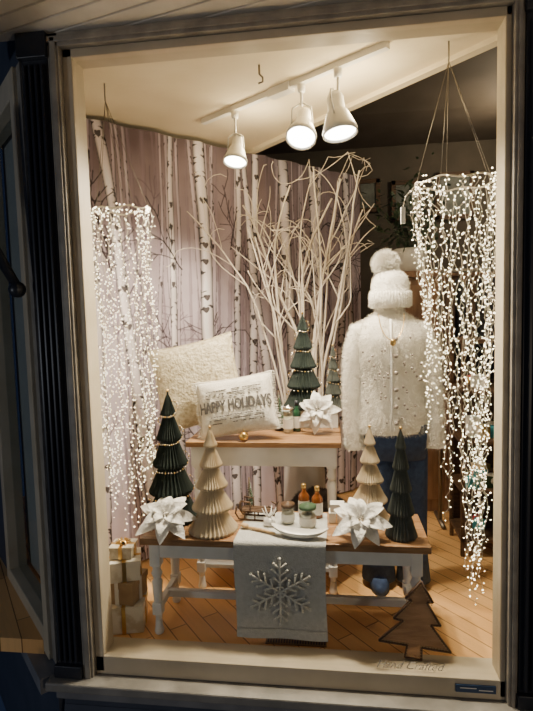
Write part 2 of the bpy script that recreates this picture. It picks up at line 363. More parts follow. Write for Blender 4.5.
# ------------------------------------------------------------------ tables
def leg(b,x,y,z1,w=.022):
    b.box((x-w,y-w,z1-.10),(x+w,y+w,z1),'white')
    b.lathe([(w*.75,.0),(w*.9,.012),(w*.72,.03),(w*.6,.06)],(x,y,.0),'white',16)
    b.lathe([(w*.6,.06),(w*.8,.5*(z1-.1)),(w*1.0,z1-.17),(w*.65,z1-.155),(w*1.05,z1-.135),(w*.7,z1-.115),(w,z1-.10)],(x,y,0),'white',16)
    b.box((x-w*.9,y-w*.9,.085),(x+w*.9,y+w*.9,.135),'white')
b=MB();x0,x1,y0,y1,zt=-.785,.345,.105,.43,.42
n=4;pw=(y1-y0)/n
for i in range(n): b.box((x0,y0+pw*i,zt-.028),(x1,y0+pw*(i+1)-.0015,zt),'woodtop')
b.box((x0+.03,y0+.025,zt-.09),(x1-.03,y0+.045,zt-.028),'white');b.box((x0+.03,y1-.045,zt-.09),(x1-.03,y1-.025,zt-.028),'white')
b.box((x0+.03,y0+.045,zt-.09),(x0+.05,y1-.045,zt-.028),'white');b.box((x1-.05,y0+.045,zt-.09),(x1-.03,y1-.045,zt-.028),'white')
for x in (x0+.05,x1-.05):
    for y in (y0+.045,y1-.045): leg(b,x,y,zt-.028)
    b.box((x-.012,y0+.05,.095),(x+.012,y1-.05,.125),'white')
b.box((x0+.05,(y0+y1)/2-.014,.095),(x1-.05,(y0+y1)/2+.014,.125),'white')
b.build('coffee_table',.003)
b=MB();x0,x1,y0,y1,zt=-.69,.022,.47,.90,.72
for i in range(4):
    pw=(y1-y0)/4;b.box((x0,y0+pw*i,zt-.025),(x1,y0+pw*(i+1)-.0015,zt),'woodtop')
b.box((x0+.02,y0+.015,zt-.115),(x1-.02,y0+.035,zt-.025),'white');b.box((x0+.02,y1-.035,zt-.115),(x1-.02,y1-.015,zt-.025),'white')
b.box((x0+.02,y0+.035,zt-.115),(x0+.04,y1-.035,zt-.025),'white');b.box((x1-.04,y0+.035,zt-.115),(x1-.02,y1-.035,zt-.025),'white')
for x in (x0+.045,x1-.045):
    for y in (y0+.04,y1-.04): leg(b,x,y,zt-.025)
b.box((x0+.03,y0+.04,.10),(x1-.03,y1-.04,.12),'white')
b.build('console_table',.003)
# ------------------------------------------------------------------ paper trees
def paper_tree(name,x,y,z,h,R,tiers,k,nf=30,beads=False,power=1.0,inner=.60):
    b=MB();rs=[];n=2*nf;prof=[]
    hb=h*.97
    for i in range(tiers):
        a0=i/tiers;a1=(i+1)/tiers
        z0=hb*(1-(1-a0)**1.12);z1=hb*(1-(1-a1)**1.12)
        Rb=R*(1-a0*.90)**power;Rt=max(.004,R*(1-a1*.90)**power*inner) if i<tiers-1 else .004
        dz=z1-z0
        prof.append((Rb*(.60 if i else .3),z0-(dz*.02 if i else 0)))
        prof.append((Rb*.90,z0+dz*.00))
        prof.append((Rb*.985,z0+dz*.06))
        prof.append((Rb,z0+dz*.13))
        for q in range(1,9):
            t=q/8;rr=Rt+(Rb-Rt)*(1-t)**.78*(1-.10*math.sin(pi*t))
            prof.append((rr,z0+dz*(.13+.87*t)))
    prof.append((.003,h))
    for r_,zz in prof:
        rs.append([(x+r_*(1 if j%2==0 else .86)*math.cos(2*pi*j/n),y+r_*(1 if j%2==0 else .86)*math.sin(2*pi*j/n),z+zz) for j in range(n)])
    b.rings(rs,k,False)
    b.sph((x,y,z+h),.006,'gold',8,6)
    if beads:
        N=int(beads)
        mx=[max([prof[q][0] for q in range(len(prof)) if abs(prof[q][1]-zq)<h*.06] or [0]) for zq in np.linspace(.05*h,.92*h,N)]
        for i in range(N):
            t=i/(N-1);zq=h*(.05+.87*t);a=t*2*pi*4.3;rad=mx[i]+.004
            zq2=zq+.012*math.sin(a*2)
            b.sph((x+rad*math.cos(a),y+rad*math.sin(a),z+zq2),.0038,'gold' if i%3==0 else 'silver',6,4)
    return b.build(name)
paper_tree('paper_christmas_tree',-.71,.305,.42,.565,.118,5,'dgreen',30,170)
paper_tree('paper_christmas_tree',-.505,.20,.421,.43,.103,5,'creampaper',34,inner=.50)
paper_tree('paper_christmas_tree',.137,.33,.421,.405,.088,5,'creampaper',32,inner=.50)
paper_tree('paper_christmas_tree',.245,.19,.421,.43,.062,5,'sgreen',26,power=.85,inner=.66)
b=MB();b.box((-.30,.76,.72),(.012,.885,.80),'white');b.box((-.31,.755,.80),(.018,.89,.812),'white');b.build('display_riser',.003)
paper_tree('paper_christmas_tree',-.160,.825,.813,.485,.106,5,'dgreen',30,110)
paper_tree('paper_christmas_tree',-.010,.82,.813,.32,.052,5,'sgreen',26,70)
# bottle brush trees
def brush(name,x,y,z,h,R,k='leaf'):
    b=MB();b.lathe([(.3*R+.008,0),(.3*R+.008,.01),(.004,.014),(.004,h)],(x,y,z),'wooddk',10)
    for i in range(1500):
        t=random.random()**1.3;a=random.random()*2*pi;zz=.025+t*(h-.03);rr=R*(1-t)*random.uniform(.75,1.05)+.004
        p0=Vector((x,y,z+zz));p1=Vector((x+rr*math.cos(a),y+rr*math.sin(a),z+zz-.006));d=Vector((-math.sin(a),math.cos(a),.8))*.0009
        b.add([p0+d,p0-d,p1],[(0,1,2)],k if random.random()<.85 else 'felt',False)
    return b.build(name)
brush('bottle_brush_tree',-.280,.715,.721,.20,.044);brush('bottle_brush_tree',-.385,.400,.421,.16,.026)
# ------------------------------------------------------------------ poinsettias
def poinsettia(name,c,R,tilt,rz,fur=2600):
    b=MB();T=TR(c,rx=tilt,rz=rz)
    def layer(n,L,Wd,lift,zo,ph):
        for i in range(n):
            a=2*pi*i/n+ph+random.uniform(-.1,.1);l=L*random.uniform(.9,1.1);cur=random.uniform(-.2,.3)
            def fn(u,v):
                t=v;w=Wd*math.sin(pi*min(1,(t*.93+.07))**.85)**.8*(1-.15*t);s_=(u-.5)*2
                if t>=1:w=0.001
                r_=.012+l*t;zz=zo+lift*math.sin(t*1.9)*l-.25*l*t*t+.012*abs(s_)**1.5*(1-t)*1.2-cur*.1*t*l
                xx_=r_;yy_=s_*w
                return (xx_*math.cos(a)-yy_*math.sin(a),xx_*math.sin(a)+yy_*math.cos(a),zz+.004)
            b.grid(fn,6,10,'felt',T)
    layer(7,R*.95,R*.27,.18,.0,0);layer(6,R*.72,R*.22,.45,.012,.45);layer(5,R*.42,R*.15,.8,.022,.2)
    b.fur(fur,.007,'felt',.0010,0,jit=.6)
    b.fur(fur//2,.007,'felt',.0010,0,jit=1.5)
    for i in range(7):
        a=i*2.4;rr=.006*math.sqrt(i);b.sph((rr*math.cos(a),rr*math.sin(a),.03),.004,'silver',8,6,T=T)
    return b.build(name)
poinsettia('felt_poinsettia',(-.685,.150,.484),.116,36,10)
poinsettia('felt_poinsettia',(.090,.165,.482),.114,38,0)
poinsettia('felt_poinsettia',(-.085,.655,.826),.100,62,0)
# ------------------------------------------------------------------ pillows
def pillow(name,T,w,h,t,k,text=False,fringe=False):
    b=MB()
    def hz(x,y):
        u=min(1,abs(x/(w/2)));v=min(1,abs(y/(h/2)));return t/2*((1-u**2.6)*(1-v**2.6))**.55
    def fn(sgn):
        def g(u,v):
            x=(u-.5)*2;y=(v-.5)*2;px=x*w/2*(1-.07*(1-abs(y)**2)**1*abs(x)**3);py=y*h/2*(1-.07*(1-abs(x)**2)*abs(y)**3)
            z=hz(x*w/2,y*h/2)*sgn;wr=.004*noise.noise(Vector((x*3,y*3,sgn*2)))+.003*noise.noise(Vector((x*8,y*8,sgn)))
            return (px,py,z+wr*(1 if max(abs(x),abs(y))<.98 else 0))
        return g
    N=36
    b.grid(fn(1),N,N,k,T);b.grid(fn(-1),N,N,k,T)
    pts=[]
    f1=fn(1)
    for i in range(N): pts.append(f1(i/N,0))
    for i in range(N): pts.append(f1(1,i/N))
    for i in range(N): pts.append(f1(1-i/N,1))
    for i in range(N+1): pts.append(f1(0,1-i/N))
    b.tube(pts,.0045,k,6,T)
    if fringe:
        for sx in (-1,1):
            for i in range(90):
                v=i/89;p=Vector(f1(0 if sx<0 else 1,v));q=p+Vector((sx*random.uniform(.014,.024),random.uniform(-.006,.006),random.uniform(-.006,.006)))
                b.tube([p,q],[.0016,.001],k,4,T)
    if text:
        def wrap(v): return Vector((v.x,v.y,v.z+hz(v.x,v.y)+.0045))
        textmesh(b,'HAPPY HOLIDAYS',.070,'letter',T,wrap,bold=.0022,sx=.60)
        for yy_ in (.076,.060,.044,-.044,-.060,-.076):
            for i in range(21):
                xx_=-.125+i*.0125;wd=.0045+.0015*random.random()
                if random.random()<.2: continue
                p=[wrap(Vector((xx_-wd,yy_,.0))),wrap(Vector((xx_+wd,yy_,.0)))]
                b.tube(p,.0022,'letter',4,T)
    return b.build(name)
def PT(c,lean,roll,yaw):
    return Matrix.Translation(c)@Matrix.Rotation(math.radians(yaw),4,'Z')@Matrix.Rotation(math.radians(90-lean),4,'X')@Matrix.Rotation(math.radians(roll),4,'Z')
pillow('throw_pillow',PT((-.680,.69,.965),14,12,6),.43,.43,.13,'pil1')
pillow('lettered_lumbar_pillow',PT((-.460,.555,.874),16,9,0),.37,.27,.10,'pil2',True,True)
# ------------------------------------------------------------------ runner
b=MB()
def rp(u,v):
    x0=-.40+.003*math.sin(v*9);x1=-.045+.003*math.sin(v*7)
    x=x0+(x1-x0)*u;Ltop=.30;Ld=.385;s_=v*(Ltop+Ld)
    if s_<Ltop: y=.405-s_;z=.4225
    else: y=.098-.006*math.sin((s_-Ltop)*8)-.004*math.sin(u*9)*min(1,(s_-Ltop)*6);z=.4225-(s_-Ltop)
    return (x,y,z)
b.grid(rp,24,60,'runner')
b.grid(lambda u,v:tuple(Vector(rp(u,max(v,.94)))+Vector((0,-.003,0.0))),24,20,'runner')
cx,cz=-.222,.235
def P3(x,z): return (cx+x,.088-.006*math.sin((.4225-cz-z)*8)-.002,cz+z)
for i in range(6):
    a=i*pi/3+pi/2;d=(math.cos(a),math.sin(a))
    b.tube([P3(d[0]*t,d[1]*t) for t in (0,.05,.09,.128)],.004,'cord',6)
    for t,l in ((.035,.03),(.062,.038),(.092,.03)):
        for sg in (-1,1):
            a2=a+sg*pi/3.6;b.tube([P3(d[0]*t,d[1]*t),P3(d[0]*t+math.cos(a2)*l,d[1]*t+math.sin(a2)*l)],.0036,'cord',6)
            b.sph(P3(d[0]*t+math.cos(a2)*l,d[1]*t+math.sin(a2)*l),.0052,'cord',8,6)
    b.sph(P3(d[0]*.13,d[1]*.13),.0065,'cord',8,6)
hexp=[P3(.022*math.cos(i*pi/3),.022*math.sin(i*pi/3)) for i in range(7)];b.tube(hexp,.0036,'cord',6)
b.build('snowflake_table_runner')
# ------------------------------------------------------------------ small things on lower table
def jar(name,x,y,z,r_,h,lid=None):
    b=MB();b.lathe([(r_*.9,0),(r_,.005),(r_,h*.92),(r_*.95,h),(r_*.9,h),(r_*.9,.01)],(x,y,z),'jar',24)
    b.lathe([(r_*.86,.006),(r_*.86,h*.72),(0.002,h*.72)],(x,y,z),'wax',24)
    b.tube([(x,y,z+h*.72),(x,y,z+h*.8)],.001,'black',4)
    b.rings([[(x+(r_+.0012)*math.cos(a),y+(r_+.0012)*math.sin(a),z+zz) for a in np.linspace(-pi*.95,-pi*.05,14)] for zz in (h*.2,h*.6)],'label',True,cap0=False,cap1=False)
    if lid: b.lathe([(r_*1.03,h),(r_*1.03,h+.012),(r_*.3,h+.014),(r_*.2,h+.02),(.001,h+.021)],(x,y,z),lid,24)
    return b.build(name)
jar('jar_candle',-.205,.29,.4235,.028,.072,'wooddk');jar('jar_candle',-.120,.245,.4235,.034,.082,'leaf')
jar('jar_candle',-.228,.66,.721,.026,.115,'silver')
def bottle(name,x,y,z,r_,h,k,cap):
    b=MB();b.lathe([(r_*.9,0),(r_,.004),(r_,h*.6),(r_*.8,h*.68),(r_*.38,h*.76),(r_*.36,h*.9)],(x,y,z),k,20)
    b.lathe([(r_*.45,h*.86),(r_*.45,h),(.001,h)],(x,y,z),cap,16)
    b.rings([[(x+(r_+.0008)*math.cos(a),y+(r_+.0008)*math.sin(a),z+zz) for a in np.linspace(-pi*.95,-pi*.05,14)] for zz in (h*.12,h*.5)],'label',True,cap0=False,cap1=False)
    return b.build(name)
bottle('amber_bottle',-.142,.375,.4235,.024,.14,'amber','gold');bottle('amber_bottle',-.085,.36,.4235,.024,.135,'amber','gold')
bottle('green_bottle',-.190,.695,.721,.020,.15,'bottleg','black')
b=MB()
def dish(u,v):
    a=u*2*pi;rr=v
    x=.115*rr*math.cos(a);y=.030*rr*math.sin(a)+.012*(x/.115)**2;z=.004+.020*rr**3+.018*abs(x/.115)**3
    return (x,y,z)
T=TR((-.15,.150,.4240),rz=-9)
b.grid(dish,36,8,'ceramic',T);b.grid(lambda u,v:tuple(Vector(dish(u,v))-Vector((0,0,.004))),36,8,'ceramic',T)
b.build('ceramic_boat_dish')
b=MB()
T=TR((-.31,.19,.4235),rz=-24)
b.tube([(-.07,0,.007),(0,.004,.008),(.07,0,.007)],[.005,.007,.005],'woodlt',8,T);b.sph((-.075,0,.013),.013,'woodlt',T=T,sc=(1.5,1,.7))
b.build('wooden_spoon')
b=MB()
T=TR((-.28,.26,.4235),rz=15)
b.lathe([(.02,0),(.026,.01),(.024,.03),(.01,.034)],(0,0,0),'ceramic',20,T)
for i in range(6):
    a=i*pi/3;b.tube([(0,0,.034),(.02*math.cos(a),.02*math.sin(a),.05),(.03*math.cos(a),.03*math.sin(a),.075)],[.004,.003,.001],'ceramic',6,T)
b.build('white_antler_candle_holder')
# sled
b=MB();T=TR((-.345,.330,.421),rz=-6)
for sy in (-.028,.028):
    b.tube([(-.08,sy,.06),(-.085,sy,.03),(-.07,sy,.006),(0,sy,.005),(.06,sy,.006),(.085,sy,.03),(.08,sy,.06),(.06,sy,.07)],.004,'wooddk',6,T)
    for xx_ in (-.045,.0,.045): b.tube([(xx_,sy,.005),(xx_,sy,.04)],.003,'wooddk',6,T)
for yy_ in (-.026,-.009,.009,.026): b.box((-.065,yy_-.006,.04),(.065,yy_+.006,.045),'wooddk',T)
for xx_ in (-.045,.045): b.box((xx_-.005,-.032,.035),(xx_+.005,.032,.04),'wooddk',T)
for yy_ in (-.028,.028):
    for xx_ in (-.06,-.02): b.tube([(xx_,yy_,.045),(xx_,yy_,.085)],.003,'wooddk',6,T)
    b.tube([(-.062,yy_,.085),(-.018,yy_,.08)],.0035,'wooddk',6,T)
b.build('wooden_sled')
b=MB();b.box((-.035,.30,.421),(.04,.36,.465),'label');b.box((-.03,.305,.465),(.03,.355,.50),'ceramic')
for x in (-.004,): b.box((x-.004,.2985,.4215),(x+.004,.3615,.4665),'silver')
b.build('gift_box',.002)
b=MB();b.sph((-.42,.492,.743),.022,'gold',20,14);b.tube([(-.42,.487,.765),(-.42,.492,.775),(-.42,.497,.765)],.002,'gold',6)
b.rings([[(-.42+.0232*math.cos(a),.492+.0232*math.sin(a),.743+dz) for a in np.linspace(0,2*pi,20,endpoint=False)] for dz in (-.0015,.0015)],'gold',cap0=False,cap1=False)
b.build('jingle_bell')
# ------------------------------------------------------------------ mannequin
mq=empty('clothing_mannequin');mx_,my=.252,.63
def ell(cx,cy,z,rx,ry,n=40,p=2.3):
    out=[]
    for j in range(n):
        a=2*pi*j/n;c,s_=math.cos(a),math.sin(a)
        out.append((cx+rx*math.copysign(abs(c)**(2/p),c),cy+ry*math.copysign(abs(s_)**(2/p),s_),z))
    return out
b=MB()
prof=[(.74,.150,.105),(.745,.162,.115),(.79,.163,.116),(.86,.158,.110),(.95,.150,.104),(1.03,.152,.106),(1.11,.160,.112),(1.18,.163,.110),(1.22,.152,.098),(1.245,.125,.085),(1.268,.092,.072),(1.28,.070,.062),(1.295,.060,.056),(1.325,.058,.055),(1.33,.050,.048)]
b.rings([ell(mx_,my+(.0 if z<1.2 else .01),z,rx,ry) for z,rx,ry in prof],'fur')
for sg,pts in ((-1,[(.112,1.205),(.088,1.12),(.077,1.0),(.074,.88),(.078,.76),(.084,.66)]),(1,[(.378,1.205),(.405,1.12),(.425,1.0),(.435,.88),(.437,.76),(.435,.67)])):
    P=[(x+.007,my-.005-.02*(i/5),z) for i,(x,z) in enumerate(pts)]
    b.tube([(P[0][0]-sg*.05,P[0][1],P[0][2]+.01)]+P,[.040,.050,.050,.047,.044,.043,.045],'fur',20)
b.fur(60000,.015,'fur',.0007,.45,jit=.55)
b.tube([(mx_-.004,my-.118,.76),(mx_-.004,my-.116,.86),(mx_-.004,my-.112,.95),(mx_-.004,my-.116,1.1),(mx_-.004,my-.110,1.2),(mx_-.004,my-.082,1.26)],.0045,'felt',8)
for i in range(6):
    z=.80+i*.075;b.sph((mx_+.014,my-.130,z),.010,'pearl',10,6)
for i in range(44):
    x=mx_+random.uniform(-.13,.13);z=random.uniform(.80,1.2);yy_=my-(.106)*max(0,1-abs((x-mx_)/.165)**2.6)**.4-.018
    b.sph((x,yy_,z),.0055,'pearl',8,5)
b.build('fuzzy_cardigan',0,mq)
b=MB()
b.rings([ell(mx_+.005,my+.0,z,rx*.95,rx*.94,36,2) for z,rx in [(1.312,.082),(1.315,.092),(1.35,.098),(1.385,.096),(1.39,.088),(1.42,.088),(1.45,.078),(1.475,.055),(1.488,.03),(1.492,.01)]],'fur')
for j in range(44):
    a=2*pi*j/44;b.tube([(mx_+.005+.092*math.cos(a),my+.091*math.sin(a),z) for z in (1.318,1.35,1.384)],[.003,.0042,.003],'fur',5)
b.fur(7000,.008,'fur',.0008,.2)
b.sph((mx_-.014,my,1.512),.040,'fur',16,12);b2=MB();b2.sph((mx_-.014,my,1.512),.040,'fur',16,12);b2.fur(9000,.026,'fur',.0009,.0,jit=.4)
b.add(b2.v,b2.f,'fur');b.build('pompom_beanie',0,mq)
b=MB()
hip=[(.78,.150,.105),(.72,.152,.107),(.62,.145,.100)]
b.rings([ell(mx_+.02,my,z,rx,ry) for z,rx,ry in hip],'jean')
for sg in (-1,1):
    b.tube([(mx_+.02+sg*.070,my,.70),(mx_+.02+sg*.074,my-.005,.5),(mx_+.02+sg*.078,my,.3),(mx_+.02+sg*.08,my,.14),(mx_+.02+sg*.08,my-.01,.03)],[.080,.074,.068,.070,.080],'jean',20)
    b.rings([ell(mx_+.02+sg*.08,my-.035,z,rx,ry,24,2) for z,rx,ry in [(.0,.045,.10),(.03,.046,.10),(.06,.038,.07)]],'jean')
b.build('jeans',0,mq)
b=MB();n=30
b.tube([(mx_+.055*math.cos(pi*t),my-.080-.054*math.sin(pi*t),1.285-.115*math.sin(pi*t)) for t in [i/n for i in range(n+1)]],.0022,'gold',6)
b.sph((mx_,my-.140,1.16),.013,'gold',12,8,sc=(1,.4,1.2));b.build('necklace',0,mq)
b=MB();b.lathe([(.05,1.30),(.05,1.34)],(mx_,my+.0,0),'foot',20);b.build('neck_form',0,mq)
# ------------------------------------------------------------------ twigs
b=MB();r=random.Random(11)
def twig(p,d,ln,rad,depth,curl):
    n=max(5,int(ln/.035));pts=[p.copy()];rr=[rad];st=ln/n;ax=Vector((r.uniform(-.3,.3),r.choice([-1,1]),r.uniform(-.3,.3))).normalized()
    for i in range(n):
        t=i/n
        d=(Matrix.Rotation(curl*t*t*.5+r.gauss(0,.035),3,ax)@d).normalized()
        p=p+d*st
        lim=.61+(p.x+1.14)*1.05-.10
        if p.y>lim: p.y=lim;d.y=-abs(d.y)*.3
        if p.z>2.12: p.z=2.12;d.z=-.2
        if p.z<1.6 and p.x>.09: p.x=.09
        if p.x>.2: d.x=-abs(d.x)
        pts.append(p.copy());rr.append(max(.0016,rad*(1-.6*(i+1)/n)))
        if depth>0 and t>.45 and r.random()<(.20 if depth==2 else .13):
            q=Matrix.Rotation(r.choice([-1,1])*r.uniform(.3,.7),3,Vector((r.gauss(0,.3),1,r.gauss(0,.3))).normalized())@d
            twig(p.copy(),q.normalized(),ln*r.uniform(.16,.32),rr[-1]*.6,depth-1,r.uniform(-.5,.5) if r.random()<.55 else r.choice([-1.5,1.5]))
    b.tube(pts,rr,'twig',6)
base=Vector((-.18,1.04,.50))
for i,(tx,tz,rd) in enumerate([(-.46,1.96,.008),(-.40,1.72,.009),(-.345,2.0,.012),(-.29,1.78,.009),(-.245,1.95,.013),(-.19,1.70,.009),(-.15,2.02,.013),(-.10,1.82,.009),(-.05,1.97,.013),(-.005,1.70,.009),(.04,2.04,.011),(.08,1.62,.007),(.085,1.85,.009),(-.22,2.05,.008),(-.08,2.06,.009),(.0,2.0,.008)]):
    ty=r.uniform(.96,1.12);st=base+Vector(((tx+.18)*.30,r.uniform(-.02,.02),0));d=(Vector((tx,ty,tz))-st);ln=d.length
    twig(st,d.normalized(),ln,rd,2,r.uniform(-.08,.08))
b.lathe([(.07,0),(.09,.02),(.12,.2),(.115,.42),(.105,.50),(.112,.56),(.10,.56),(.09,.48),(.002,.45)],(-.18,1.04,0),'ceramic',28)
b.build('birch_branch_arrangement')
# ------------------------------------------------------------------ fairy light curtains
def light_curtain(name,cx,cy,zr,R,hook,ns,lens,seed,conv,yflat=1.0,step=.024,bs=1.0,top=70):
    r=random.Random(seed);b=MB()
    ring=[(cx+R*math.cos(2*pi*i/40),cy+R*yflat*math.sin(2*pi*i/40),zr+.006*math.sin(i)) for i in range(41)];b.tube(ring,.0035,'wire',6)
    for i in range(5):
        a=i*2*pi/5+.4;b.tube([hook,(cx+R*math.cos(a),cy+R*yflat*math.sin(a),zr)],.0012,'chain',4)
    b.tube([(hook[0],hook[1],2.27),hook],.003,'chain',6)
    for i in range(top):
        a=r.random()*2*pi;b.octa((cx+R*math.cos(a)+r.gauss(0,.006),cy+R*yflat*math.sin(a)+r.gauss(0,.006),zr+r.gauss(0,.010)),.0026*bs,'fairy')
    for i in range(ns):
        a=2*pi*i/ns+r.uniform(-.1,.1);x=cx+R*math.cos(a);y=cy+R*yflat*math.sin(a)
        Lc=lens(math.cos(a),r);z=zr;pts=[(x,y,z)];ph=r.random()*6;k=0
        while zr-z<Lc:
            z-=step;k+=1;t=(zr-z)
            xx_=x+(conv[0]-x)*min(1,t/conv[2])*conv[3]+.014*math.sin(t*9+ph)+r.gauss(0,.006);yy_=y+(conv[1]-y)*min(1,t/conv[2])*conv[3]+.008*math.cos(t*7+ph)+r.gauss(0,.003)
            if z<.03: break
            pts.append((xx_,yy_,z));b.octa((xx_+r.gauss(0,.006),yy_+r.gauss(0,.005),z+r.uniform(-.01,.01)),r.uniform(.0011,.0026)*bs,'fairy')
        b.tube(pts,.0012,'wire',3)
    return b,r
b,r=light_curtain('r',.462,.25,1.77,.148,(.43,.23,2.20),36,lambda c,r:(r.uniform(.45,.95) if c<-.55 else (r.uniform(.8,1.35) if c<0 else r.uniform(1.1,1.66))),3,(.49,.25,1.5,.5),.8,step=.022)
b.tube([(.32,.2,1.77),(.27,.2,1.72),(.26,.2,1.68)],.0015,'wire',5);b.box((.252,.192,1.62),(.268,.206,1.68),'label')
b.build('fairy_light_curtain')
b,r=light_curtain('l',-.90,.36,1.76,.125,(-.93,.32,2.20),28,lambda c,r:r.uniform(1.1,1.38),9,(-.93,.36,1.5,.2),.6,step=.024,bs=.95)
b.build('fairy_light_curtain')
# ------------------------------------------------------------------ track light
b=MB();A=Vector((-.63,.79,2.258));B=Vector((.209,.19,2.258));L_=(B-A).length
T=Matrix.Translation(A)@Matrix.Rotation(math.atan2(B.y-A.y,B.x-A.x),4,'Z')
b.box((0,-.014,-.012),(L_,.014,.012),'lamp',T)
b.box((L_*.5-.06,-.022,-.022),(L_*.5+.06,.022,.012),'lamp',T)
def spot(px,py,zc,aim,size,name,energy,ang,ringyoke=False):
    d=(Vector(aim)-Vector((px,py,zc))).normalized();q=d.to_track_quat('-Z','Y').to_matrix().to_4x4();T=Matrix.Translation((px,py,zc))@q
    s_=size
    b.tube([(px,py,2.25),(px,py,zc+s_*.75)],.006,'lamp',8);b.lathe([(.016,2.215),(.018,2.25)],(px,py,0),'lamp',16)
    b.lathe([(.001,s_*.85),(s_*.20,s_*.83),(s_*.24,s_*.70),(s_*.24,s_*.35),(s_*.30,s_*.28),(s_*.34,s_*.18),(s_*.46,-.02),(s_*.50,-s_*.25),(s_*.50,-s_*.36),(s_*.46,-s_*.36),(s_*.44,-s_*.26)],(0,0,0),'lamp',28,T)
    b.lathe([(s_*.44,-s_*.30),(s_*.001,-s_*.292)],(0,0,0),'lampface',28,T)
    if ringyoke:
        pts=[(s_*.50*math.cos(a),0,s_*.45+s_*.50*math.sin(a)) for a in np.linspace(0,2*pi,25)];b.tube(pts,.004,'lamp',6,T@Matrix.Rotation(.6,4,'Z'))
    else:
        for sx in (-1,1): b.tube([(px,py,zc+s_*.85),(px+sx*s_*.3,py,zc+s_*.7),(px+sx*s_*.34,py,zc+s_*.2)],.004,'lamp',6)
    ld=bpy.data.lights.new(name,'SPOT');ld.energy=energy;ld.spot_size=math.radians(ang);ld.spot_blend=.7;ld.color=(1,.85,.64);ld.shadow_soft_size=.045
    lo=bpy.data.objects.new(name,ld);lo.matrix_world=T@Matrix.Translation((0,0,-s_*.40));COL.objects.link(lo)
spot(-.445,.66,2.050,(-.54,.34,1.0),.115,'spot_lamp_beam',125,142)
spot(-.12,.43,2.062,(-.22,-.08,1.2),.130,'spot_lamp_beam',128,145)
spot(.03,.32,2.045,(.16,.16,1.0),.140,'spot_lamp_beam',86,140,True)
b.build('ceiling_track_light')
for i,(x,y) in enumerate(((-.445,.66),(-.12,.43),(.03,.32))):
    ld=bpy.data.lights.new('ceiling_glow_fill','POINT');ld.energy=4.2;ld.color=(1,.80,.50);ld.shadow_soft_size=.04  # added point lights beside the heads, for the glow on the ceiling
    lo=bpy.data.objects.new('ceiling_glow_fill',ld);lo.location=(x+.09,y+.03,2.11);COL.objects.link(lo)
b=MB();b.tube([(-.275,.28,2.27),(-.275,.28,2.235),(-.262,.28,2.222),(-.262,.28,2.205),(-.280,.28,2.20)],.004,'chain',6);b.build('ceiling_hook')
# ------------------------------------------------------------------ gift boxes, vent, sign
b=MB()
def gift(w,d,z0,h_,rz,k,rib,cx=-.895,cy=.20):
    T=TR((cx,cy,z0),rz=rz);b.box((-w/2,-d/2,0),(w/2,d/2,h_*.78),k,T);b.box((-w/2-.004,-d/2-.004,h_*.72),(w/2+.004,d/2+.004,h_),k,T)
    b.box((-.008,-d/2-.0055,0),(.008,d/2+.0055,h_+.0015),rib,T);b.box((-w/2-.0055,-.008,0),(w/2+.0055,.008,h_+.0015),rib,T)
gift(.155,.15,0,.115,14,'giftpaper','gold');gift(.14,.13,.117,.095,-6,'kraft','label',-.90,.205);gift(.125,.12,.214,.085,20,'giftpaper','gold',-.893,.20)
gift(.09,.085,.301,.05,5,'giftpaper','gold',-.897,.205)
for a in range(8):
    t=a*pi/4;b.tube([(-.897,.205,.353),(-.897+.02*math.cos(t),.205+.02*math.sin(t),.368),(-.897+.034*math.cos(t),.205+.034*math.sin(t),.358),(-.897+.012*math.cos(t),.205+.012*math.sin(t),.353)],.003,'gold',5)
b.build('gift_box_stack',.002)
b=MB();b.box((-.29,.115,0),(-.05,.175,.004),'grill')
for i in range(22): b.box((-.282+i*.0106,.122,.004),(-.277+i*.0106,.168,.007),'black')
b.build('floor_vent')
half=[(.0,.285),(.05,.215),(.028,.212),(.085,.135),(.05,.132),(.130,.045),(.026,.045),(.030,.0)]
poly=[(x,y) for x,y in half]+[(-x,y) for x,y in reversed(half[1:])]
T=Matrix.Translation((.268,.058,.018))@Matrix.Rotation(math.radians(7),4,'Y')@Matrix.Rotation(math.radians(84),4,'X')
b=MB();b.prism(poly,-.008,.008,'signwood',T)
edge=[(p[0],p[1],.009) for p in poly]+[(poly[0][0],poly[0][1],.009)]
for i in range(len(edge)-1): b.tube([edge[i],edge[i+1]],.004,'signedge',6,T)
for i in range(len(poly)):
    p,q=Vector(poly[i]),Vector(poly[(i+1)%len(poly)]);n=max(2,int((q-p).length/.011))
    for j in range(n):
        c=p+(q-p)*(j/n);c2=c*1.0+(Vector((0,.12))-c)*.09
        b.sph((c2.x,c2.y,.010),.0028,'woodlt',6,4,T=T)
b.build('wooden_tree_sign')
b=MB();b.box((.40,-.036,-.035),(.535,-.030,-.008),'blue');b.box((.415,-.037,-.020),(.47,-.036,-.017),'label');b.box((.478,-.037,-.026),(.525,-.036,-.023),'label');b.build('window_plaque')
b=MB();textmesh(b,'Hand Crafted',.042,'vinyl',Matrix.Translation((.245,-.007,.030))@Matrix.Rotation(pi/2,4,'X'),shear=.45,ext=.0002);b.build('window_lettering')
